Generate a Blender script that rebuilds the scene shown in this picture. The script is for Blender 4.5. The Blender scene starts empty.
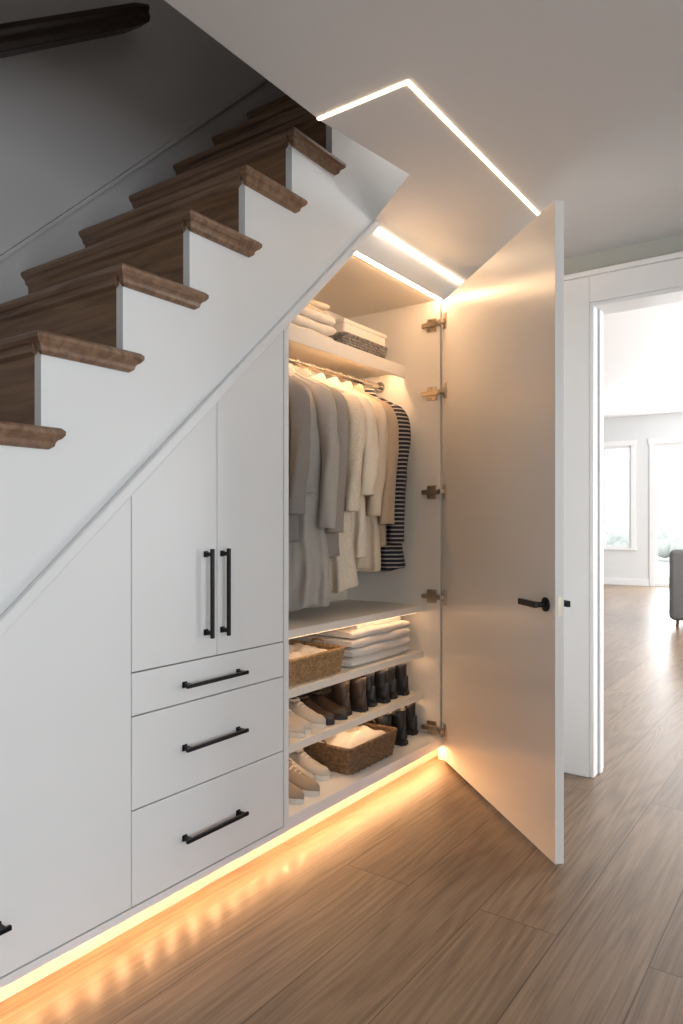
import bpy, bmesh, math, random
from mathutils import Vector, Matrix
random.seed(7)
C=bpy.context.scene.collection
# ---------------------------------------------------------------- materials
def newmat(name):
    m=bpy.data.materials.new(name); m.use_nodes=True
    nt=m.node_tree; b=nt.nodes['Principled BSDF']
    return m,nt,b
def plain(name,col,rough=.5,metal=0,bump=0,bscale=60,var=0.03,coat=0):
    m,nt,b=newmat(name)
    b.inputs['Roughness'].default_value=rough; b.inputs['Metallic'].default_value=metal
    if coat: b.inputs['Coat Weight'].default_value=coat
    tc=nt.nodes.new('ShaderNodeTexCoord')
    n=nt.nodes.new('ShaderNodeTexNoise'); n.inputs['Scale'].default_value=bscale
    n.inputs['Detail'].default_value=4
    nt.links.new(tc.outputs['Object'],n.inputs['Vector'])
    r=nt.nodes.new('ShaderNodeValToRGB')
    r.color_ramp.elements[0].position=.3; r.color_ramp.elements[1].position=.7
    r.color_ramp.elements[0].color=tuple(max(0,c*(1-var)) for c in col)+(1,)
    r.color_ramp.elements[1].color=tuple(min(1,c*(1+var)) for c in col)+(1,)
    nt.links.new(n.outputs['Fac'],r.inputs['Fac']); nt.links.new(r.outputs['Color'],b.inputs['Base Color'])
    if bump:
        bp=nt.nodes.new('ShaderNodeBump'); bp.inputs['Strength'].default_value=bump; bp.inputs['Distance'].default_value=.004
        nt.links.new(n.outputs['Fac'],bp.inputs['Height']); nt.links.new(bp.outputs['Normal'],b.inputs['Normal'])
    return m
def emis(name,col,s):
    m,nt,b=newmat(name)
    b.inputs['Base Color'].default_value=(.9,.85,.75,1)
    b.inputs['Emission Color'].default_value=col+(1,); b.inputs['Emission Strength'].default_value=s
    return m
def wood(name,c1,c2,scale=(1,14,14),rough=.4,nscale=3):
    m,nt,b=newmat(name); b.inputs['Roughness'].default_value=rough
    tc=nt.nodes.new('ShaderNodeTexCoord'); mp=nt.nodes.new('ShaderNodeMapping'); mp.inputs['Scale'].default_value=scale
    n=nt.nodes.new('ShaderNodeTexNoise'); n.inputs['Scale'].default_value=nscale; n.inputs['Detail'].default_value=8; n.inputs['Distortion'].default_value=.6
    r=nt.nodes.new('ShaderNodeValToRGB'); r.color_ramp.elements[0].position=.32; r.color_ramp.elements[1].position=.68
    r.color_ramp.elements[0].color=c1+(1,); r.color_ramp.elements[1].color=c2+(1,)
    nt.links.new(tc.outputs['Object'],mp.inputs['Vector']); nt.links.new(mp.outputs['Vector'],n.inputs['Vector'])
    nt.links.new(n.outputs['Fac'],r.inputs['Fac']); nt.links.new(r.outputs['Color'],b.inputs['Base Color'])
    bp=nt.nodes.new('ShaderNodeBump'); bp.inputs['Strength'].default_value=.15; bp.inputs['Distance'].default_value=.002
    nt.links.new(n.outputs['Fac'],bp.inputs['Height']); nt.links.new(bp.outputs['Normal'],b.inputs['Normal'])
    return m
def floor_mat():
    m,nt,b=newmat('oak_plank_floor')
    N=nt.nodes; Lk=nt.links
    tc=N.new('ShaderNodeTexCoord')
    def brick(c1,c2,mo,ms):
        br=N.new('ShaderNodeTexBrick'); br.inputs['Scale'].default_value=1
        br.inputs['Brick Width'].default_value=3.4; br.inputs['Row Height'].default_value=.26
        br.inputs['Mortar Size'].default_value=ms; br.inputs['Mortar Smooth'].default_value=.1
        br.offset=.37; br.offset_frequency=2
        br.inputs['Color1'].default_value=c1; br.inputs['Color2'].default_value=c2; br.inputs['Mortar'].default_value=mo
        Lk.new(tc.outputs['Object'],br.inputs['Vector']); return br
    br=brick((0,0,0,1),(1,1,1,1),(.5,.5,.5,1),0)
    sc=N.new('ShaderNodeVectorMath'); sc.operation='SCALE'; sc.inputs['Scale'].default_value=9
    Lk.new(br.outputs['Color'],sc.inputs[0])
    ad=N.new('ShaderNodeVectorMath'); ad.operation='ADD'
    Lk.new(tc.outputs['Object'],ad.inputs[0]); Lk.new(sc.outputs[0],ad.inputs[1])
    mp=N.new('ShaderNodeMapping'); mp.inputs['Scale'].default_value=(.55,5.5,1); Lk.new(ad.outputs[0],mp.inputs['Vector'])
    n1=N.new('ShaderNodeTexNoise'); n1.inputs['Scale'].default_value=1.1; n1.inputs['Detail'].default_value=1.5; n1.inputs['Distortion'].default_value=.15
    Lk.new(mp.outputs['Vector'],n1.inputs['Vector'])
    mu=N.new('ShaderNodeMath'); mu.operation='MULTIPLY'; mu.inputs[1].default_value=75
    Lk.new(n1.outputs['Fac'],mu.inputs[0])
    si=N.new('ShaderNodeMath'); si.operation='SINE'; Lk.new(mu.outputs[0],si.inputs[0])
    mr=N.new('ShaderNodeMapRange'); mr.inputs['From Min'].default_value=-1; Lk.new(si.outputs[0],mr.inputs['Value'])
    mp2=N.new('ShaderNodeMapping'); mp2.inputs['Scale'].default_value=(2.4,70,1); Lk.new(ad.outputs[0],mp2.inputs['Vector'])
    n2=N.new('ShaderNodeTexNoise'); n2.inputs['Scale'].default_value=1.5; n2.inputs['Detail'].default_value=6; Lk.new(mp2.outputs['Vector'],n2.inputs['Vector'])
    mixf=N.new('ShaderNodeMath'); mixf.operation='MULTIPLY_ADD'; mixf.inputs[1].default_value=.17
    Lk.new(mr.outputs[0],mixf.inputs[0])
    h=N.new('ShaderNodeMath'); h.operation='MULTIPLY'; h.inputs[1].default_value=.9; Lk.new(n2.outputs['Fac'],h.inputs[0]); Lk.new(h.outputs[0],mixf.inputs[2])
    r=N.new('ShaderNodeValToRGB'); r.color_ramp.elements[0].position=.2; r.color_ramp.elements[1].position=.85
    r.color_ramp.elements[0].color=(.130,.083,.051,1); r.color_ramp.elements[1].color=(.335,.228,.148,1)
    Lk.new(mixf.outputs[0],r.inputs['Fac'])
    tone=N.new('ShaderNodeMapRange'); tone.inputs['To Min'].default_value=.84; tone.inputs['To Max'].default_value=1.12
    Lk.new(br.outputs['Color'],tone.inputs['Value'])
    mx=N.new('ShaderNodeMix'); mx.data_type='RGBA'; mx.blend_type='MULTIPLY'; mx.inputs['Factor'].default_value=1
    Lk.new(r.outputs['Color'],mx.inputs[6]); Lk.new(tone.outputs[0],mx.inputs[7])
    br2=brick((1,1,1,1),(1,1,1,1),(.45,.4,.38,1),.002)
    mx2=N.new('ShaderNodeMix'); mx2.data_type='RGBA'; mx2.blend_type='MULTIPLY'; mx2.inputs['Factor'].default_value=1
    Lk.new(mx.outputs[2],mx2.inputs[6]); Lk.new(br2.outputs['Color'],mx2.inputs[7])
    Lk.new(mx2.outputs[2],b.inputs['Base Color'])
    rr=N.new('ShaderNodeMapRange'); rr.inputs['To Min'].default_value=.30; rr.inputs['To Max'].default_value=.45
    Lk.new(n2.outputs['Fac'],rr.inputs['Value']); Lk.new(rr.outputs[0],b.inputs['Roughness'])
    bp=N.new('ShaderNodeBump'); bp.inputs['Strength'].default_value=.25; bp.inputs['Distance'].default_value=.002
    Lk.new(br2.outputs['Color'],bp.inputs['Height']); 
    bp2=N.new('ShaderNodeBump'); bp2.inputs['Strength'].default_value=.12; bp2.inputs['Distance'].default_value=.002
    Lk.new(mixf.outputs[0],bp2.inputs['Height']); Lk.new(bp.outputs['Normal'],bp2.inputs['Normal'])
    Lk.new(bp2.outputs['Normal'],b.inputs['Normal'])
    return m
def fabric(name,col,rough=.9,bump=.35,scale=260):
    m=plain(name,col,rough,0,bump,scale,.12)
    m.node_tree.nodes['Principled BSDF'].inputs['Sheen Weight'].default_value=.1
    return m
def striped(name,c1,c2,per=.022):
    m,nt,b=newmat(name); b.inputs['Roughness'].default_value=.9
    tc=nt.nodes.new('ShaderNodeTexCoord'); sp=nt.nodes.new('ShaderNodeSeparateXYZ')
    d=nt.nodes.new('ShaderNodeMath'); d.operation='DIVIDE'; d.inputs[1].default_value=per
    f=nt.nodes.new('ShaderNodeMath'); f.operation='FRACT'; g=nt.nodes.new('ShaderNodeMath'); g.operation='GREATER_THAN'; g.inputs[1].default_value=.68
    nt.links.new(tc.outputs['Object'],sp.inputs[0]); nt.links.new(sp.outputs['Z'],d.inputs[0]); nt.links.new(d.outputs[0],f.inputs[0]); nt.links.new(f.outputs[0],g.inputs[0])
    mx=nt.nodes.new('ShaderNodeMix'); mx.data_type='RGBA'; mx.inputs[6].default_value=c1+(1,); mx.inputs[7].default_value=c2+(1,)
    nt.links.new(g.outputs[0],mx.inputs[0]); nt.links.new(mx.outputs[2],b.inputs['Base Color'])
    return m

M_white=plain('white_cabinet_paint',(.80,.80,.79),.38,var=.01,bscale=3)
M_door=plain('white_satin_door_paint',(.80,.77,.73),.27,var=.01,bscale=3)
M_int=plain('cream_melamine',(.80,.75,.67),.45,var=.01,bscale=3)
M_wall=plain('sage_gray_wall_paint',(.42,.435,.40),.8,bump=.05,bscale=180,var=.01)
M_wallw=plain('white_wall_paint',(.78,.78,.77),.75,bump=.05,bscale=180,var=.01)
M_farwall=plain('pale_gray_wall_paint',(.68,.69,.69),.75,bump=.05,bscale=180,var=.01)
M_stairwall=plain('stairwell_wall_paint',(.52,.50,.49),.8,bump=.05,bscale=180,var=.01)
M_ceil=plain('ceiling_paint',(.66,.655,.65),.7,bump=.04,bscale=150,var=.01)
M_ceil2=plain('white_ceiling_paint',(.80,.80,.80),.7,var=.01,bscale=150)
M_trim=plain('white_trim_paint',(.80,.80,.80),.35,var=.01,bscale=5)
M_black=plain('matte_black_metal',(.012,.012,.014),.35,.6,var=.1)
M_nickel=plain('satin_nickel',(.62,.52,.40),.3,1,var=.05)
M_chrome=plain('chrome_rail',(.6,.58,.55),.2,1,var=.03)
M_tread=wood('walnut_tread',(.15,.082,.048),(.29,.178,.11),(14,1,14),.36)
M_riser=wood('walnut_riser',(.14,.070,.033),(.28,.155,.080),(14,1,14),.42)
M_rail=wood('dark_walnut_rail',(.018,.009,.006),(.04,.02,.013),(1,14,14),.4)
M_floor=floor_mat()
M_led=emis('warm_led_strip',(1,.72,.46),10)
M_led2=emis('closet_led_strip_light',(1,.62,.34),66)
M_shfill=emis('shelf_fill_glow',(1,.62,.34),13)  # glow for the added under-shelf fill strips
M_kled=emis('amber_led_strip',(1,.50,.20),17)
M_chip=emis('amber_led_chip',(1,.55,.26),430)
M_shade=plain('shadow_gap_dark',(.03,.03,.03),.8)  # near-black colour, paints the shade in cabinet gaps and shoe openings
# ---------------------------------------------------------------- mesh helpers
def link(o,parent=None):
    C.objects.link(o)
    if parent: o.parent=parent
    return o
def empty(name,loc=(0,0,0)):
    e=bpy.data.objects.new(name,None); e.location=loc; e.empty_display_size=.1; C.objects.link(e); return e
def from_bm(name,bm,mat,parent=None,smooth=False,bevel=0,segs=2,subsurf=0,loc=None):
    bmesh.ops.recalc_face_normals(bm,faces=bm.faces)
    me=bpy.data.meshes.new(name); bm.to_mesh(me); bm.free()
    mats=mat if isinstance(mat,(list,tuple)) else [mat]
    for mm in mats: me.materials.append(mm)
    if smooth:
        for p in me.polygons: p.use_smooth=True
    o=bpy.data.objects.new(name,me); link(o,parent)
    if loc: o.location=loc
    if bevel:
        b=o.modifiers.new('bevel','BEVEL'); b.width=bevel; b.segments=segs; b.limit_method='ANGLE'
    if subsurf:
        s=o.modifiers.new('sub','SUBSURF'); s.levels=subsurf; s.render_levels=subsurf
    return o
def bm_box(bm,x0,x1,y0,y1,z0,z1,mi=0):
    vs=[bm.verts.new((x,y,z)) for x in(x0,x1) for y in(y0,y1) for z in(z0,z1)]
    for f in((0,1,3,2),(4,6,7,5),(0,4,5,1),(2,3,7,6),(0,2,6,4),(1,5,7,3)):
        fc=bm.faces.new([vs[i] for i in f]); fc.material_index=mi
    return vs
def box(name,x0,x1,y0,y1,z0,z1,mat,parent=None,bevel=0,segs=2):
    bm=bmesh.new(); bm_box(bm,x0,x1,y0,y1,z0,z1); return from_bm(name,bm,mat,parent,bevel=bevel,segs=segs)
def boxes(name,lst,mat,parent=None,bevel=0):
    bm=bmesh.new()
    for b in lst: bm_box(bm,*b)
    return from_bm(name,bm,mat,parent,bevel=bevel)
def prism(name,poly,a,b,axis,mat,parent=None,bevel=0,poly2=None):
    bm=bmesh.new()
    def P(p,t):
        if axis=='Y': return (p[0],t,p[1])
        if axis=='Z': return (p[0],p[1],t)
        return (t,p[0],p[1])
    v0=[bm.verts.new(P(p,a)) for p in poly]; v1=[bm.verts.new(P(p,b)) for p in (poly2 or poly)]
    bm.faces.new(v0); bm.faces.new(v1[::-1]); n=len(poly)
    for i in range(n): bm.faces.new((v0[i],v0[(i+1)%n],v1[(i+1)%n],v1[i]))
    return from_bm(name,bm,mat,parent,bevel=bevel)
def bm_loft(bm,rings,cap=True,mi=0):
    R=[[bm.verts.new(p) for p in r] for r in rings]; n=len(rings[0])
    for a,b in zip(R,R[1:]):
        for i in range(n):
            f=bm.faces.new((a[i],a[(i+1)%n],b[(i+1)%n],b[i])); f.material_index=mi
    if cap:
        f=bm.faces.new(R[0][::-1]); f.material_index=mi; f=bm.faces.new(R[-1]); f.material_index=mi
    return R
def bm_tube(bm,pts,rad,n=10,mi=0,closed=False):
    pts=[Vector(p) for p in pts]; rings=[]
    if not hasattr(rad,'__len__'): rad=[rad]*len(pts)
    N=len(pts)
    for i,p in enumerate(pts):
        if closed: t=pts[(i+1)%N]-pts[i-1]
        else: t=pts[min(i+1,N-1)]-pts[max(i-1,0)]
        t.normalize(); up=Vector((0,0,1)) if abs(t.z)<.9 else Vector((1,0,0))
        s=t.cross(up).normalized(); u=s.cross(t)
        rings.append([p+(s*math.cos(2*math.pi*k/n)+u*math.sin(2*math.pi*k/n))*rad[i] for k in range(n)])
    R=bm_loft(bm,rings,cap=not closed,mi=mi)
    if closed:
        a,b=R[-1],R[0]
        for i in range(n):
            f=bm.faces.new((a[i],a[(i+1)%n],b[(i+1)%n],b[i])); f.material_index=mi
# ---------------------------------------------------------------- room shell
CE=2.6
floor=box('floor',-3,15.6,-5,5,-.06,0,M_floor)
cp=[(-3,-4.5),(3.6,-4.5),(3.6,0),(2.69,0),(2.38,-.385),(1.9,-.325),(-1,-.325),(-1,.92),(-3,.92)]
cp2=list(cp); cp2[3]=(3.56,0); cp2[4]=(3.35,-.385)
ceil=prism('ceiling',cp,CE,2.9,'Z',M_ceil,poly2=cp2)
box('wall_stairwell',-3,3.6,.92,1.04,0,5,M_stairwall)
boxes('wall_left',[(-3.1,-3,-4.5,1.04,0,2.9)],M_wallw)
DY0,DY1,DZ=-2.3,-.72,2.35
boxes('wall_right',[(3.6,3.74,-5,DY0,0,3.5),(3.6,3.74,DY1,5,0,3.5),(3.6,3.74,DY0,DY1,DZ,3.5)],M_wall)
WX0,WX1,WZ0,WZ1=-2.2,1.6,.5,2.35
boxes('wall_back',[(-3.1,WX0,-4.62,-4.5,0,2.9),(WX1,3.6,-4.62,-4.5,0,2.9),(WX0,WX1,-4.62,-4.5,0,WZ0),(WX0,WX1,-4.62,-4.5,WZ1,2.9)],M_wallw)
w=[(WX0,WX1,-4.6,-4.52,WZ0,WZ0+.05),(WX0,WX1,-4.6,-4.52,WZ1-.05,WZ1),(WX0,WX0+.05,-4.6,-4.52,WZ0,WZ1),(WX1-.05,WX1,-4.6,-4.52,WZ0,WZ1)]
for xx in (-.95,.3): w.append((xx-.03,xx+.03,-4.6,-4.52,WZ0,WZ1))
boxes('window_1',w,M_trim)
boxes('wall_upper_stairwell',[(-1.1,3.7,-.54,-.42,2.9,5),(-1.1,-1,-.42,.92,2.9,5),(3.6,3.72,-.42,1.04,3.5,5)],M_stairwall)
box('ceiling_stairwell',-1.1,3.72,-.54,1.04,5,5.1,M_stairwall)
box('ceiling_living_room',3.74,15.6,-5,5,3.5,3.6,M_ceil2)
FX=15.5
boxes('wall_far',[(FX,FX+.15,2.46,5,0,3.5),(FX,FX+.15,1.43,1.88,0,3.5),(FX,FX+.15,1.88,2.46,0,.77),(FX,FX+.15,1.88,2.46,2.9,3.5),
 (FX,FX+.15,-.2,1.43,2.9,3.5),(FX,FX+.15,-5,-.2,0,3.5)],M_farwall)
boxes('wall_side_living',[(3.74,15.6,5,5.1,0,3.5)],M_farwall)
boxes('wall_window_side',[(3.74,5.5,-5.1,-5,0,3.5),(13,15.6,-5.1,-5,0,3.5),(5.5,13,-5.1,-5,2.7,3.5),(5.5,13,-5.1,-5,0,.4)],M_wallw)
def window(name,y0,y1,z0,z1,mull):
    l=[(FX-.025,FX-.001,y0-.09,y0,z0,z1),(FX-.025,FX-.001,y1,y1+.09,z0,z1),(FX-.03,FX-.001,y0-.11,y1+.11,z1,z1+.11),
       (FX+.02,FX+.07,y0,y0+.05,z0+.06,z1-.05),(FX+.02,FX+.07,y1-.05,y1,z0+.06,z1-.05),(FX+.02,FX+.07,y0,y1,z1-.05,z1),(FX+.02,FX+.07,y0,y1,z0,z0+.06)]
    if z0>.2: l.append((FX-.05,FX+.02,y0-.11,y1+.11,z0-.04,z0-.0005))
    for m in mull: l.append((FX+.02,FX+.07,m-.04,m+.04,z0+.06,z1-.05))
    return boxes(name,l,M_trim)
window('window_2',1.88,2.46,.77,2.9,[])
window('window_3',-.2,1.43,0,2.9,[.62])
box('baseboard_far',FX-.02,FX,1.53,5,0,.14,M_trim)
box('ground_outside',FX+.15,FX+30,-15,15,-.1,-.03,plain('pale_paving',(.8,.8,.78),.9))
m_h=plain('frosted_foliage',(.45,.47,.43),.9,var=.3,bscale=2)
bm=bmesh.new()
for i in range(40):
    x=FX+11+random.random()*2; y=-5+i*.3; r=.3+random.random()*.3
    mt=Matrix.Translation((x,y,.3+random.random()*.4))@Matrix.Scale(r,4)
    bmesh.ops.create_icosphere(bm,subdivisions=2,radius=1,matrix=mt)
from_bm('garden_hedge',bm,m_h,smooth=True)
bm=bmesh.new()
for b in [(3.57,3.6,DY1,DY1+.13,0,DZ+.13),(3.57,3.6,DY0-.13,DY0,0,DZ+.13),(3.57,3.6,DY0,DY1,DZ,DZ+.13),
          (3.555,3.6,DY0-.15,DY1+.15,DZ+.13,DZ+.155),
          (3.575,3.755,DY1-.02,DY1,0,DZ),(3.575,3.755,DY0,DY0+.02,0,DZ),(3.575,3.755,DY0+.02,DY1-.02,DZ-.02,DZ),
          (3.65,3.70,DY1-.032,DY1-.02,0,DZ-.02),
          (3.74,3.77,DY1,DY1+.12,0,DZ+.12),(3.74,3.77,DY0-.12,DY0,0,DZ+.12),(3.74,3.77,DY0,DY1,DZ,DZ+.12)]: bm_box(bm,*b)
from_bm('trim_1',bm,M_trim,bevel=.004)
box('baseboard_right',3.585,3.6,-4.5,DY0-.13,0,.14,M_trim,bevel=.003)
box('baseboard_back',-3,3.58,-4.5,-4.485,0,.14,M_trim,bevel=.003)

# ---------------------------------------------------------------- staircase
def L(x): return 2.009+.925*(x-2.066)
G,RZ=.259,.249
def RX(k): return .805+G*(k-1)
def TZ(k): return 1.508+RZ*(k-1)
st=empty('staircase')
K0,K1=-4,9
poly=[(RX(K0),0)]
x0=2.066-2.009/.925
poly+= [(x0,0.0),(3.15,L(3.15)),(3.15,TZ(K1)-.035)]
for k in range(K1,K0-1,-1):
    if k<K1: poly.append((RX(k+1),TZ(k)-.035))
    poly.append((RX(k),TZ(k)-.035))
prism('stringer_panel',poly,-.03,.0,'Y',M_white,st)
prism('stringer_bead',[(x0,0),(3.15,L(3.15)),(3.15,L(3.15)+.045),(x0-.05,0)],-.056,-.03,'Y',M_white,st,bevel=.006)
bm=bmesh.new(); bm2=bmesh.new()
def nose_tread(bm,xa,xb,ya,yb,zt):
    prof=[(0.03,0),(.008,-.002),(0,-.010),(0,-.020),(.007,-.030),(.014,-.034),(.018,-.040),(.020,-.050),(.030,-.058)]
    rows=[]
    for ins,dz in prof:
        rows.append([(xa+ins,yb,zt+dz),(xa+ins,ya+ins,zt+dz),(xb-ins,ya+ins,zt+dz),(xb-ins,yb,zt+dz)])
    bm_loft(bm,rows)
for k in range(K0,K1+1):
    nose_tread(bm,RX(k)-.032,RX(k+1)+.048,-.068,-.0305,TZ(k))
    nose_tread(bm,RX(k)-.032,RX(k+1)-.001,-.031,.90,TZ(k))
    bm_box(bm2,RX(k),RX(k)+.02,.0,.90,TZ(k)-RZ+.001,TZ(k)-.035)
from_bm('treads',bm,M_tread,st); from_bm('risers',bm2,M_riser,st)
def S(x): return 2.27+.962*(x-1.472)
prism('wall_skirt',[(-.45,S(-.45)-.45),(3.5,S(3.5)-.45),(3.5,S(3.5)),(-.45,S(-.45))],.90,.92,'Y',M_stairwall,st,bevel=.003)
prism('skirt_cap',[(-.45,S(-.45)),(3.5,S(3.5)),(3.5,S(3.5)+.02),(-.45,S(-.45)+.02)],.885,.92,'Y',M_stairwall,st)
prism('soffit',[(x0+.3,L(x0+.3)-.0),(3.15,L(3.15)),(3.15,L(3.15)-.02),(x0+.3,L(x0+.3)-.02)],.0,.92,'Y',M_int,st)
box('landing',3.15,3.6,-.40,.90,TZ(9)-.2,TZ(9),M_tread,st)
hr=empty('stair_handrail')
bm=bmesh.new()
def rail_ring(x,z,sc=1):
    pr=[(-.042,-.05),(.042,-.05),(.05,-.02),(.036,.01),(.045,.035),(.03,.06),(-.03,.06),(-.045,.035),(-.036,.01),(-.05,-.02)]
    return [(x,.80+a*sc,z+b*sc) for a,b in pr]
rs=[]
RZ0=3.06
for i in range(13):
    x=-.4+i*.2; x=min(x,2.05); rs.append(rail_ring(x,RZ0+.73*(x-1.44)))
rs.append(rail_ring(2.08,RZ0+.73*.64,.75))
bm_loft(bm,rs)
from_bm('rail',bm,M_rail,hr,bevel=.004)
bm=bmesh.new()
for x in (0.2,1.0,1.95):
    z=RZ0+.73*(x-1.44)
    bm_tube(bm,[(x,.92,z-.02),(x,.86,z-.02),(x,.80,z-.02)],.008)
from_bm('brackets',bm,M_rail,hr)

# ---------------------------------------------------------------- built-in cabinet
cab=empty('under_stair_cabinet')
g=.0015
def slantpanel(name,xa,xb,z0,parent,ztop=None):
    if L(xa)-.012<=z0:
        xs=2.066+(z0+.012-2.009)/.925
        poly=[(xs,z0),(xb-g,z0),(xb-g,L(xb)-.006)]
    else: poly=[(xa+g,z0),(xb-g,z0),(xb-g,L(xb)-.006),(xa+g,L(xa)-.006)]
    return prism(name,poly,-.022,-.002,'Y',M_white,parent,bevel=.0015)
slantpanel('side_panel',-.1,1.36,.112,cab)
slantpanel('upper_door_a',1.36,1.713,.811,cab)
slantpanel('upper_door_b',1.713,2.06,.811,cab)
for i,(a,b) in enumerate([(.112,.395),(.399,.676),(.680,.807)]):
    box('drawer_front_%d'%(i+1),1.36+g,2.06-g,-.022,-.002,a,b,M_white,cab,bevel=.0015)
prism('carcass',[(x0+.15,.085),(2.06,.085),(2.06,L(2.06)-.03),(x0+.15,L(x0+.15)-.03)],0,.6,'Y',M_shade,cab)  # dark colour stands in for shade behind the fronts
box('base_rail',x0+.1,2.062,-.024,.0,.085,.1085,M_white,cab)
prism('stile',[(2.062,.085),(2.088,.085),(2.088,L(2.088)-.005),(2.062,L(2.062)-.005)],-.024,.6,'Y',M_white,cab)
XR=3.37
box('right_panel',XR,XR+.02,.0,.6,.085,2.46,M_int,cab)
box('right_infill',XR+.02,3.6,-.01,.02,.0,2.6,M_white,cab)
prism('head_fascia',[(2.55,2.445),(3.6,2.445),(3.6,2.599),(2.702,2.599)],-.012,.03,'Y',M_white,cab)
prism('bulkhead',[(2.705,2.61),(3.15,2.61),(3.15,L(3.15)-.01),(2.72,L(2.72)-.01)],0.0,.03,'Y',M_white,cab)
box('wardrobe_top',2.5,XR+.02,.0,.615,2.445,2.46,M_int,cab)
box('back_panel',2.088,XR+.02,.6,.615,.085,2.46,M_int,cab)
box('bottom_deck',2.088,XR,-.022,.6,.085,.135,M_white,cab,bevel=.002)
SH=(('shelf_a',.35,.10),('shelf_b',.575,.10),('shelf_c',.82,.10),('shelf_top',2.12,.23))
for nm,zt,y0 in SH:
    t_=.035
    box(nm,2.088,XR,y0,.6,zt-t_,zt,M_int,cab,bevel=.0015)
    if zt<2: box(nm+'_fill_glow',2.12,XR-.03,y0+.02,y0+.028,zt-t_-.005,zt-t_,M_shfill,cab)  # added glowing strip, brightens the shelf below
    else:
        box(nm+'_lip',2.088,XR,y0-.016,y0-.0005,zt-.066,zt+.001,M_int,cab,bevel=.0015)
        box(nm+'_fill_glow',2.12,XR-.03,y0+.004,y0+.014,zt-t_-.006,zt-t_,M_led2,cab)  # added glowing strip hidden behind the lip, warms the clothes
box('toe_kick',x0+.1,3.6,.05,.07,0,.085,plain('kick_board_paint',(.75,.68,.58),.5),cab)
box('end_base',XR+.02,3.57,-.022,-.01,0,.085,M_trim,cab)
def pull(name,p0,p1,parent):
    bm=bmesh.new(); p0=Vector(p0);p1=Vector(p1); d=(p1-p0).normalized()
    h=.006
    a=Vector((0,-1,0))
    def bar(q0,q1,w):
        mn=[min(q0[i],q1[i])-w[i] for i in range(3)]; mx=[max(q0[i],q1[i])+w[i] for i in range(3)]
        bm_box(bm,mn[0],mx[0],mn[1],mx[1],mn[2],mx[2])
    bar(p0+a*.032,p1+a*.032,(h,.005,h))
    for q in (p0+d*.012,p1-d*.012):
        bar(q+a*.0005,q+a*.028,(h*1.1,0,h*1.1))
        bar(q+a*.0005,q+a*.003,(h*1.7,0,h*1.7))
    return from_bm(name,bm,M_black,parent,bevel=.002)
yF=-.022
for i,z in enumerate((.737,.535,.245)): pull('drawer_pull_%d'%(i+1),(1.555,yF,z),(1.825,yF,z),cab)
pull('door_pull_1',(1.660,yF,.882),(1.660,yF,1.165),cab)
pull('door_pull_2',(1.736,yF,.882),(1.736,yF,1.165),cab)
pull('side_panel_pull',(.68,yF,.245),(.962,yF,.245),cab)
rod=empty('clothes_rod')
bm=bmesh.new(); bm_tube(bm,[(2.09,.37,2.02),(XR-.001,.37,2.02)],.013,16)
for x in (2.0895,XR-.012): bm_tube(bm,[(x,.37,2.02),(x+.011,.37,2.02)],.028,20)
from_bm('rod',bm,M_chrome,rod,smooth=False)

# ---------------------------------------------------------------- open wardrobe door
HX,HY=XR+.0,-.012
FXd,FYd=2.548,-.895
ang=math.atan2(FYd-HY,FXd-HX)
W=math.hypot(FXd-HX,FYd-HY)
dr=empty('closet_door',(HX,HY,0)); dr.rotation_euler=(0,0,ang)
ny=1 if (Vector((-math.sin(ang),math.cos(ang))).dot(Vector((-.74,.67)))>0) else -1
T=.035
def ly(a): return ny*a
ya,yb=sorted((ly(0),ly(-T)))
box('door_leaf',.005,W,ya,yb,.018,2.43,M_door,dr,bevel=.002)
def lever(sgn,base):
    bm=bmesh.new()
    y0=base
    bm_tube(bm,[(W-.065,y0,.955),(W-.065,y0+sgn*.009,.955)],.027,24)
    bm_tube(bm,[(W-.065,y0+sgn*.009,.955),(W-.065,y0+sgn*.05,.955)],.011,12)
    a,b=sorted((y0+sgn*.04,y0+sgn*.056))
    bm_box(bm,W-.19,W-.052,a,b,.944,.967)
    return bm
from_bm('lever_inside',lever(ny,ly(0)),M_black,dr,bevel=.002)
from_bm('lever_outside',lever(-ny,ly(-T)),M_black,dr,bevel=.002)
box('latch_plate',W-.001,W+.0015,min(ly(-.010),ly(-.025)),max(ly(-.010),ly(-.025)),.92,.99,M_nickel,dr)
for i,z in enumerate((2.315,1.95,1.425,.87,.17)):
    bm=bmesh.new()
    bm_tube(bm,[(.055,ly(0.0),z),(.055,ly(.008),z)],.024,20)
    bm_box(bm,.038,.072,min(ly(0),ly(.006)),max(ly(0),ly(.006)),z-.04,z+.04)
    a,b=sorted((ly(.004),ly(.03)))
    bm_box(bm,.0,.058,a,b,z-.011,z+.011)
    from_bm('hinge_cup_%d'%(i+1),bm,M_nickel,dr,bevel=.0015)
    bm=bmesh.new()
    bm_box(bm,XR-.006,XR,.02,.075,z-.036,z+.036)
    bm_box(bm,XR-.024,XR-.006,-.005,.10,z-.011,z+.011)
    bm_tube(bm,[(XR-.006,.05,z-.026),(XR-.010,.05,z-.026)],.006,10); bm_tube(bm,[(XR-.006,.05,z+.026),(XR-.010,.05,z+.026)],.006,10)
    from_bm('hinge_plate_%d'%(i+1),bm,M_nickel,cab,bevel=.0015)

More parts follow.
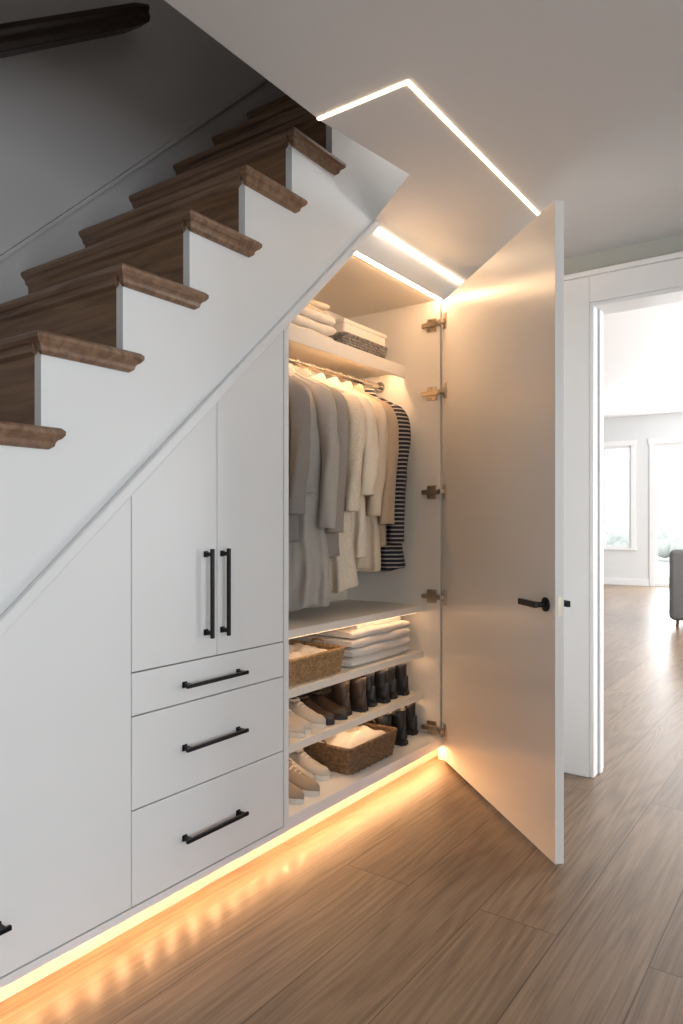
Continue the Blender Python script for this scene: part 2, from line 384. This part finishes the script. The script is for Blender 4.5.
# ---------------------------------------------------------------- LED strips
l1=empty('ceiling_led_strip')
zc=CE-.004
bm=bmesh.new(); w2=.006; LX=1.878
bm_box(bm,LX-w2,3.04,-.667-w2,-.667+w2,zc,CE+.002)
bm_box(bm,LX-w2,LX+w2,-.667+w2,-.325,zc,CE+.002)
from_bm('strip',bm,M_led,l1)
l2=empty('fascia_led_strip'); box('strip',2.71,3.59,-.026,-.017,CE-.010,CE-.001,M_led,l2)
l3=empty('closet_led_strip'); box('strip',2.55,XR,-.010,.002,2.435,2.444,M_led2,l3)
l4=empty('toe_kick_led_strip')
box('strip',x0+.2,3.56,.035,.0495,.070,.0845,M_kled,l4)
bm=bmesh.new(); x=.3
while x<3.55:
    bm_box(bm,x-.004,x+.004,-.004,.004,.081,.0845); x+=.095
from_bm('chips',bm,M_chip,l4)

# ---------------------------------------------------------------- garments
def garment(name,x,L_,mat,w=.21,th=.05,ztop=1.955,sl=.60,lapel=True,seed=0,tilt=0,yo=0,flare=1.0,rx=0):
    rnd=random.Random(seed)
    e=empty(name,(x,.37+yo,ztop)); e.rotation_euler=(0,0,tilt)
    bm=bmesh.new(); N=72; rings=[]
    ph=rnd.random()*6; ph2=rnd.random()*6; sway=rnd.uniform(-.02,.02); hem=rnd.uniform(-.02,.02)
    prof=[(0.012,.050,.040),(0.0,.062,.044),(-.02,.095,.044),(-.045,.150,.042),(-.065,w*.9,.038),(-.09,w,.040),(-.13,w*1.0,th),(-.2,w*.97,th*1.05)]
    z=-.25
    while z>-L_+.02:
        t=(-z)/L_; prof.append((z,w*(.90+.16*flare*t*t),th*(1.05+.2*t))); z-=.04
    prof.append((-L_,w*(.90+.16*flare),th*1.22)); prof.append((-L_,w*(.90+.16*flare)*.97,th*1.0))
    for (z,hw,ht) in prof:
        r=[]; t=min(1,max(0,(-z-.12)/max(.2,L_-.12)))
        for i in range(N):
            a=2*math.pi*i/N
            ca,sa=math.cos(a),math.sin(a)
            cx=abs(sa)**.8*(1 if sa>0 else -1); cy=abs(ca)**.75*(1 if ca>0 else -1)
            fold=.020*t*math.sin(10*cy+ph+z*2.5)+.013*t*math.sin(cy*19+ph2+z*3)
            crease=.006*math.sin(z*26+cy*13+ph)*(.4+.6*t)+.004*math.sin(z*55-cy*21+ph2)
            y=hw*cy+.012*t*math.sin(z*8+ph)+sway*t
            xx=ht*cx+fold+.014*math.sin(z*5+ph2)*t+crease
            r.append((xx,y,z+.012*t*math.sin(cy*6+ph)+hem*t*cy))
        rings.append(r)
    bm_loft(bm,rings)
    for s in(-1,1):
        k1=rnd.uniform(-.012,.018); k2=rnd.uniform(-.02,.012)
        rs=[]; pts=[(0,s*(w-.060),-.070,.030),(-.002,s*(w-.030),-.093,.054),(-.006,s*(w+.000),-.15,.064),(-.014,s*(w+.010),-.20,.062),(-.018+k2*.3,s*(w+.014),-.26,.060),(-.022+k2*.5,s*(w+.016+k1*.5),-.31,.058),(-.028+k2*.8,s*(w+.016+k1),-.36,.060),(-.034+k2,s*(w+.014+k1),-.41,.056),(-.040+k2,s*(w+.012+k1),-.46,.057),(-.046+k2,s*(w+.006+k1),-.51,.053),(-.05+k2,s*(w+k1),-sl+.02,.052),(-.05+k2,s*(w+k1),-sl,.053),(-.05+k2,s*(w+k1),-sl-.002,.046),(-.05+k2,s*(w+k1),-sl+.03,.042)]
        for j,(px,py,pz,rr) in enumerate(pts):
            r=[]
            for i in range(24):
                a=2*math.pi*i/24
                q=1+.10*math.sin(3*a+pz*14+ph)+.09*math.sin(2*a+pz*60+ph2)
                r.append((px+rr*1.0*math.sin(a)*q,py+rr*.72*math.cos(a)*q,pz+(.02*math.cos(a)*s if j<3 else 0)))
            rs.append(r)
        bm_loft(bm,rs)
    b=from_bm('body',bm,mat,e,smooth=True,subsurf=1)
    bm=bmesh.new(); rings=[]
    for j,(z,sc) in enumerate([(-.005,1.05),(.03,.98),(.034,1.02),(.012,1.28),(-.022,1.42),(-.022,1.36),(.0,1.15)]):
        rings.append([(.047*sc*math.sin(a)-.004,.058*sc*math.cos(a),z-(.05*max(0,-math.sin(a))**3 if j>2 else .02*max(0,-math.sin(a))**3)) for a in [2*math.pi*i/28 for i in range(28)]])
    bm_loft(bm,rings,cap=False)
    from_bm('collar',bm,mat,e,smooth=True,subsurf=1)
    if lapel:
        bm=bmesh.new()
        k=th/.05
        for s in(-1,1):
            P=[(-.05,s*.06,-.03),(-.058*k,s*.10,-.10),(-.062*k,s*.075,-.125),(-.064*k,s*.092,-.14),(-.070*k,s*.01,-.33),(-.062*k,s*.012,-.12)]
            v0=[bm.verts.new(p) for p in P]; v1=[bm.verts.new((p[0]+.014,p[1],p[2])) for p in P]
            bm.faces.new(v0); bm.faces.new(v1[::-1])
            for i in range(6): bm.faces.new((v0[i],v0[(i+1)%6],v1[(i+1)%6],v1[i]))
        from_bm('lapels',bm,mat,e,bevel=.003)
        bm=bmesh.new()
        for s in(-1,1):
            bm_box(bm,-th*1.22-.014,-th*1.0,s*.11-.06,s*.11+.06,-.56,-.535)
        from_bm('pocket_flaps',bm,mat,e,bevel=.004)
    bm=bmesh.new()
    zz=-.36
    while zz>-L_+.15:
        bm_tube(bm,[(-th*1.15-.004,.02,zz),(-th*1.15-.018,.02,zz)],.009,12); zz-=.13
    bm_tube(bm,[(-th*.95,0.0,-.32)]+[(-th*1.12-.008,0.0,-.32-(L_-.34)*q/6) for q in range(1,7)],.004,6)
    from_bm('placket',bm,mat,e)
    bm=bmesh.new()
    zr=2.02-ztop
    pts=[(0,0,0),(0,0,zr-.035)]+[(0,.0165*math.cos(a),zr+.0165*math.sin(a)) for a in [ -math.pi/3+i*math.pi*1.3/8 for i in range(9)]]
    bm_tube(bm,pts,.0022,8)
    from_bm('hanger_hook',bm,M_chrome,e)
    return e
F_gray=fabric('gray_wool',(.23,.21,.195)); F_lgray=fabric('light_gray_wool',(.40,.365,.325)); F_mgray=fabric('heather_gray_wool',(.28,.255,.225))
F_beige=fabric('beige_wool',(.46,.35,.24)); F_cream=fabric('cream_cotton',(.78,.68,.54)); F_cream2=fabric('ivory_knit',(.70,.60,.46),scale=120)
F_cream3=fabric('oat_linen',(.70,.58,.43))
F_stripe=striped('navy_striped_jersey',(.014,.016,.028),(.42,.37,.31))
tl=.42
garment('gray_wool_coat',2.33,.80,F_gray,seed=1,sl=.66,th=.056,tilt=tl,w=.2,yo=-.0)
garment('long_gray_coat',2.485,1.09,F_lgray,seed=2,th=.060,sl=.72,tilt=tl+.14,w=.21,flare=.7,yo=-.01)
garment('gray_jacket',2.615,.86,F_mgray,seed=3,th=.05,tilt=tl-.05,sl=.74,w=.205)
garment('ivory_coat',2.735,1.03,F_cream2,seed=4,th=.052,tilt=tl+.10,w=.21,sl=.64)
garment('cream_blouse',2.855,.84,F_cream,seed=5,w=.205,lapel=False,tilt=tl-.02,sl=.56,th=.048)
garment('oat_shirt',2.965,.94,F_cream3,seed=6,w=.20,lapel=False,th=.045,sl=.66,tilt=tl+.08)
garment('beige_cardigan',3.07,.84,F_beige,seed=7,w=.20,th=.044,lapel=False,sl=.70,tilt=tl-.06)
garment('striped_sweater',3.185,.94,F_stripe,seed=8,w=.205,th=.048,lapel=False,sl=.80,tilt=tl-.02)

# ---------------------------------------------------------------- folded stacks
def folded_stack(name,x0_,x1_,y0,y1,z0,n,th,mat,seed=0):
    rnd=random.Random(seed); bm=bmesh.new(); z=z0
    for i in range(n):
        dx=rnd.uniform(-.010,.010); dy=rnd.uniform(-.008,.008)
        xa,xb,ya_,yb_=x0_+dx,x1_+dx+rnd.uniform(-.012,.012),y0+dy,y1+dy
        h=th*rnd.uniform(.88,1.12)
        prof=[]
        m=8
        for j in range(m+1):
            a=math.pi/2+math.pi*j/m
            prof.append((ya_+h/2+h/2*math.cos(a),h/2+h/2*math.sin(a)))
        prof+=[(yb_,0.0),(yb_,h*.47),(ya_+h*.55,h*.48),(ya_+h*.55,h*.52),(yb_,h*.53),(yb_,h)]
        rings=[]; S_=20
        for s in range(S_+1):
            u=s/S_; x=xa+(xb-xa)*u
            e_=min(1,min(u,1-u)*9)**.5; sq=.62+.38*e_
            wob=.004*math.sin(u*9+i*2.1)+.002*math.sin(u*23+i)
            rings.append([(x,p[0]+wob,z+h/2+(p[1]-h/2)*sq+.0015*math.sin(u*14+i)) for p in prof])
        bm_loft(bm,rings); z+=h*.985
    return from_bm(name,bm,mat,smooth=False,bevel=.0015)
F_white=fabric('white_linen',(.74,.68,.60),scale=150); F_towel=fabric('white_towel',(.74,.69,.63),bump=.8,scale=220)
folded_stack('folded_linens',2.42,2.78,.26,.55,2.12,3,.045,F_white,1)
o=folded_stack('folded_sweaters',2.46,2.74,.27,.53,2.25,2,.034,F_cream2,2)
folded_stack('folded_towels',2.74,3.27,.13,.5,.575,4,.044,F_towel,3)
folded_stack('folded_blanket',2.84,3.25,.17,.5,.742,1,.030,F_white,4)
# ---------------------------------------------------------------- baskets
def rrect(hx,hy,r,n=6):
    P=[]
    for cx,cy,a0 in((hx-r,hy-r,0),(-hx+r,hy-r,90),(-hx+r,-hy+r,180),(hx-r,-hy+r,270)):
        for i in range(n+1):
            a=math.radians(a0+90*i/n); P.append((cx+r*math.cos(a),cy+r*math.sin(a)))
    out=[]
    for i in range(len(P)):
        a=P[i]; b=P[(i+1)%len(P)]; d=math.dist(a,b); k=max(1,int(d/.012))
        for j in range(k): out.append((a[0]+(b[0]-a[0])*j/k,a[1]+(b[1]-a[1])*j/k))
    return out
def basket(name,cx,cy,z,hx,hy,h,mat,seed=0,lid=None,cloth=None):
    e=empty(name,(cx,cy,z)); bm=bmesh.new(); rows=max(4,int(h/.011)); rt=h/rows/2
    for k in range(rows):
        t=k/(rows-1); sc=.92+.08*t
        P=rrect(hx*sc,hy*sc,.02)
        pts=[]
        for i,(a,b) in enumerate(P):
            q=.0022*(1 if ((i//2)+k)%2 else -1); d=math.hypot(a,b)
            pts.append((a+a/d*q,b+b/d*q,rt+k*2*rt))
        bm_tube(bm,pts,rt*1.08,6,closed=True)
    P=rrect(hx*.9,hy*.9,.02); f=bm.faces.new([bm.verts.new((a,b,.004)) for a,b in P])
    pts=[(a,b,h+.002) for a,b in rrect(hx*1.01,hy*1.01,.022)]
    bm_tube(bm,pts,rt*1.5,8,closed=True)
    for s in(-1,1):
        bm_tube(bm,[(s*hx,-.04,h),(s*(hx+.008),-.035,h+.022),(s*(hx+.01),0,h+.032),(s*(hx+.008),.035,h+.022),(s*hx,.04,h)],rt,6)
    from_bm('weave',bm,mat,e,smooth=True)
    if cloth:
        bm=bmesh.new()
        nx,ny=22,18; V=[]
        for j in range(ny+1):
            row=[]
            for i in range(nx+1):
                u=i/nx*2-1; v=j/ny*2-1
                hh=h*.75+min(h*.45,.04)*(1-abs(u)**4)*(1-abs(v)**4)+.008*math.sin(u*7+v*3+seed)+.006*math.sin(v*11-u*4)
                row.append(bm.verts.new((u*hx*.93,v*hy*.93,hh)))
            V.append(row)
        for j in range(ny):
            for i in range(nx): bm.faces.new((V[j][i],V[j][i+1],V[j+1][i+1],V[j+1][i]))
        from_bm('cloth',bm,cloth,e,smooth=True)
    if lid:
        bm=bmesh.new(); bm_box(bm,-hx*.97,hx*.97,-hy*.97,hy*.97,h+.003,h+.075)
        from_bm('linen_box',bm,lid,e,bevel=.012,segs=3)
        bm=bmesh.new(); bm_box(bm,-hx,hx,-hy,hy,h+.055,h+.078); from_bm('lid',bm,lid,e,bevel=.006)
    return e
M_wick=wood('honey_wicker',(.25,.14,.06),(.50,.32,.16),(20,20,20),.6)
M_wick2=wood('brown_wicker',(.10,.055,.028),(.25,.15,.08),(20,20,20),.6)
M_wickg=wood('gray_woven',(.08,.075,.07),(.34,.31,.28),(30,30,30),.7)
basket('gray_woven_basket',3.06,.40,2.12,.20,.14,.075,M_wickg,lid=F_white)
basket('honey_wicker_basket',2.48,.29,.575,.20,.16,.105,M_wick,cloth=F_white,seed=1)
basket('brown_wicker_basket',2.78,.20,.135,.20,.17,.115,M_wick2,cloth=F_white,seed=3)
# ---------------------------------------------------------------- shoes (toe towards -Y)
def shoe_pair(name,cx,cy,z,mat,sole,boot=0,lace=True,rot=0,ln=.27,hz=.085):
    e=empty(name,(cx,cy,z)); e.rotation_euler=(0,0,rot)
    for s in(-1,1):
        ox=s*.052; hl=ln
        def hw(t): return .030+.014*math.sin(math.pi*min(1,t*1.05)**1.5) if t<.97 else .024
        K=16
        bm=bmesh.new(); out=[]
        for side in (1,-1):
            rng=range(K+1) if side==1 else range(K,-1,-1)
            for i in rng:
                t=i/K; ww=hw(t)*math.sqrt(max(.02,1-(abs(2*t-1))**6))
                out.append((ox+side*ww*1.08,hl/2-t*hl))
        bm_loft(bm,[[(a,b,0) for a,b in out],[(a,b,.022) for a,b in out]])
        if boot: bm_box(bm,ox-.026,ox+.026,hl/2-.065,hl/2-.006,0,.024)
        from_bm('sole',bm,sole,e,bevel=.003)
        bm=bmesh.new(); rings=[]
        for i in range(K+1):
            t=i/K; ww=hw(t)*math.sqrt(max(.03,1-(abs(2*t-1))**6))
            if t<.42: h=hz*(.92+.1*math.cos(t*9))
            else: h=hz-(hz-.038)*min(1,((t-.42)/.38))**.8
            if t>.9: h=.038-(t-.9)*.12
            r=[]
            for j in range(15):
                a=math.pi*j/14
                r.append((ox+ww*math.cos(a)*(1 if math.sin(a)<.6 else .92),hl/2-t*hl,.018+(h-.0)*math.sin(a)**.75))
            rings.append(r)
        bm_loft(bm,rings)
        if boot:
            rr=[]
            for q,(zz,a,b,yo) in enumerate([(.03,.034,.05,.0),(.09,.036,.050,.0),(.12,.038,.050,.003),(boot*.8,.043,.053,.006),(boot,.046,.056,.008),(boot,.040,.048,.008),(boot-.03,.039,.047,.008)]):
                rr.append([(ox+a*math.cos(2*math.pi*k/20),hl/2-.062+b*math.sin(2*math.pi*k/20)-yo,zz) for k in range(20)])
            bm_loft(bm,rr)
        from_bm('upper',bm,mat,e,smooth=True)
        if not boot:
            bm=bmesh.new()
            pts=[(ox+.026*math.cos(a),hl*.24+.045*math.sin(a),.018+hz*1.0) for a in [2*math.pi*k/20 for k in range(20)]]
            bm_tube(bm,pts,.006,8,closed=True)
            from_bm('collar',bm,mat,e,smooth=True)
            bm=bmesh.new(); bm.faces.new([bm.verts.new((p[0],p[1],p[2]+.0015)) for p in pts]); from_bm('opening_shade',bm,M_shade,e)  # dark disc paints the shade inside the shoe
            if lace:
                bm=bmesh.new()
                for q in range(4):
                    yy=hl*.10-q*.02; zt=.018+hz*1.0-q*.011
                    bm_tube(bm,[(ox-.02,yy,zt-.008),(ox,yy-.003,zt+.004),(ox+.02,yy,zt-.008)],.003,6)
                from_bm('laces',bm,F_white,e)
    return e
M_shW=plain('white_leather',(.52,.46,.39),.5); M_soleW=plain('rubber_white',(.64,.60,.54),.6)
M_shT=plain('tan_suede',(.33,.25,.18),.8); M_shB=plain('brown_leather',(.045,.027,.018),.45); M_shK=plain('black_leather',(.012,.011,.011),.45); M_soleK=plain('rubber_black',(.02,.02,.02),.6)
PI=math.pi
shoe_pair('white_sneakers',2.31,.25,.35,M_shW,M_soleW)
shoe_pair('canvas_sneakers',2.47,.26,.35,M_shW,M_soleW)
shoe_pair('brown_oxfords',2.64,.26,.35,M_shB,M_soleK,hz=.085,lace=False)
shoe_pair('brown_ankle_boots',2.83,.27,.35,M_shB,M_soleK,boot=.165,rot=PI*.92)
shoe_pair('black_ankle_boots',3.03,.27,.35,M_shK,M_soleK,boot=.175,rot=PI*.95)
shoe_pair('black_chelsea_boots',3.22,.27,.35,M_shK,M_soleK,boot=.18,rot=PI*.97)
shoe_pair('tan_sneakers',2.28,.15,.135,M_shT,M_soleW)
shoe_pair('beige_sneakers',2.445,.22,.135,M_shW,M_soleW)
shoe_pair('black_boots',3.09,.20,.135,M_shK,M_soleK,boot=.175,rot=PI*.93)
shoe_pair('dark_brown_boots',3.26,.24,.135,M_shK,M_soleK,boot=.17,rot=PI*.98)

# ---------------------------------------------------------------- living room armchair
M_sofa=fabric('gray_upholstery',(.20,.20,.20),scale=90)
ac=empty('gray_armchair',(9.9,-.40,0)); 
for nm,b,bv in (('seat_base',(-.42,.42,-.36,.36,.10,.36),.03),('seat_cushion',(-.40,.34,-.27,.27,.36,.5),.05),('arm_1',(-.45,.42,.27,.43,.08,.66),.06),
                ('arm_2',(-.45,.42,-.43,-.27,.08,.66),.06),('backrest',(-.5,-.3,-.42,.42,.08,.95),.07)):
    bm=bmesh.new(); bm_box(bm,*b); from_bm(nm,bm,M_sofa,ac,bevel=bv,segs=4,smooth=True)
bm=bmesh.new()
for sx in(-.38,.36):
    for sy in(-.34,.34): bm_tube(bm,[(sx,sy,0),(sx*.97,sy*.97,.12)],[.018,.024],10)
from_bm('legs',bm,M_riser,ac)
stl=empty('wooden_stool',(13.2,2.35,0)); bm=bmesh.new()
bm_tube(bm,[(0,0,.42),(0,0,.46)],.2,24)
for a in range(3):
    c,s=math.cos(a*2.1),math.sin(a*2.1); bm_tube(bm,[(c*.2,s*.2,0),(c*.12,s*.12,.43)],.018,8)
from_bm('stool_body',bm,M_riser,stl)

# ---------------------------------------------------------------- lights
def area(name,loc,rot,sx,sy,P,col):
    l=bpy.data.lights.new(name,'AREA'); l.shape='RECTANGLE'; l.size=sx; l.size_y=sy; l.energy=P; l.color=col
    o=bpy.data.objects.new(name,l); o.location=loc; o.rotation_euler=rot; C.objects.link(o); return o
area('window_daylight',((WX0+WX1)/2,-4.48,(WZ0+WZ1)/2),(math.radians(90),0,0),3.6,1.7,58,(.83,.92,1))
area('living_daylight',(9.25,-4.97,1.55),(math.radians(90),0,0),7.4,2.2,680,(.97,.98,1))
area('far_window_daylight',(FX-.05,.6,1.5),(math.radians(90),0,math.radians(90)),1.5,2.7,160,(.95,.97,1))
area('stairwell_fill',(1.0,-.40,3.95),(math.radians(90),0,0),2.4,1.2,2.0,(1,.96,.92))  # added fill lamp in the closed stairwell, lifts the wall; no window there
area('stringer_fill',(2.85,-.39,3.06),(math.radians(72),0,0),.5,.25,1.2,(1,.95,.9))  # added unseen lamp behind the ceiling edge, brightens the stringer top
W_=bpy.data.worlds.new('sky'); bpy.context.scene.world=W_; W_.use_nodes=True
bg=W_.node_tree.nodes['Background']; bg.inputs[0].default_value=(.90,.95,1,1); bg.inputs[1].default_value=2.4
bpy.context.scene.view_settings.view_transform='Standard'
# ---------------------------------------------------------------- camera
cd=bpy.data.cameras.new('camera'); cam=bpy.data.objects.new('camera',cd); C.objects.link(cam)
cam.location=(0,-1.755,1.25); cam.rotation_euler=(math.radians(90),0,math.radians(-54.6))
cd.lens=710/1024*36; cd.sensor_width=36; cd.shift_y=13/1024; cd.clip_start=.05
bpy.context.scene.camera=cam
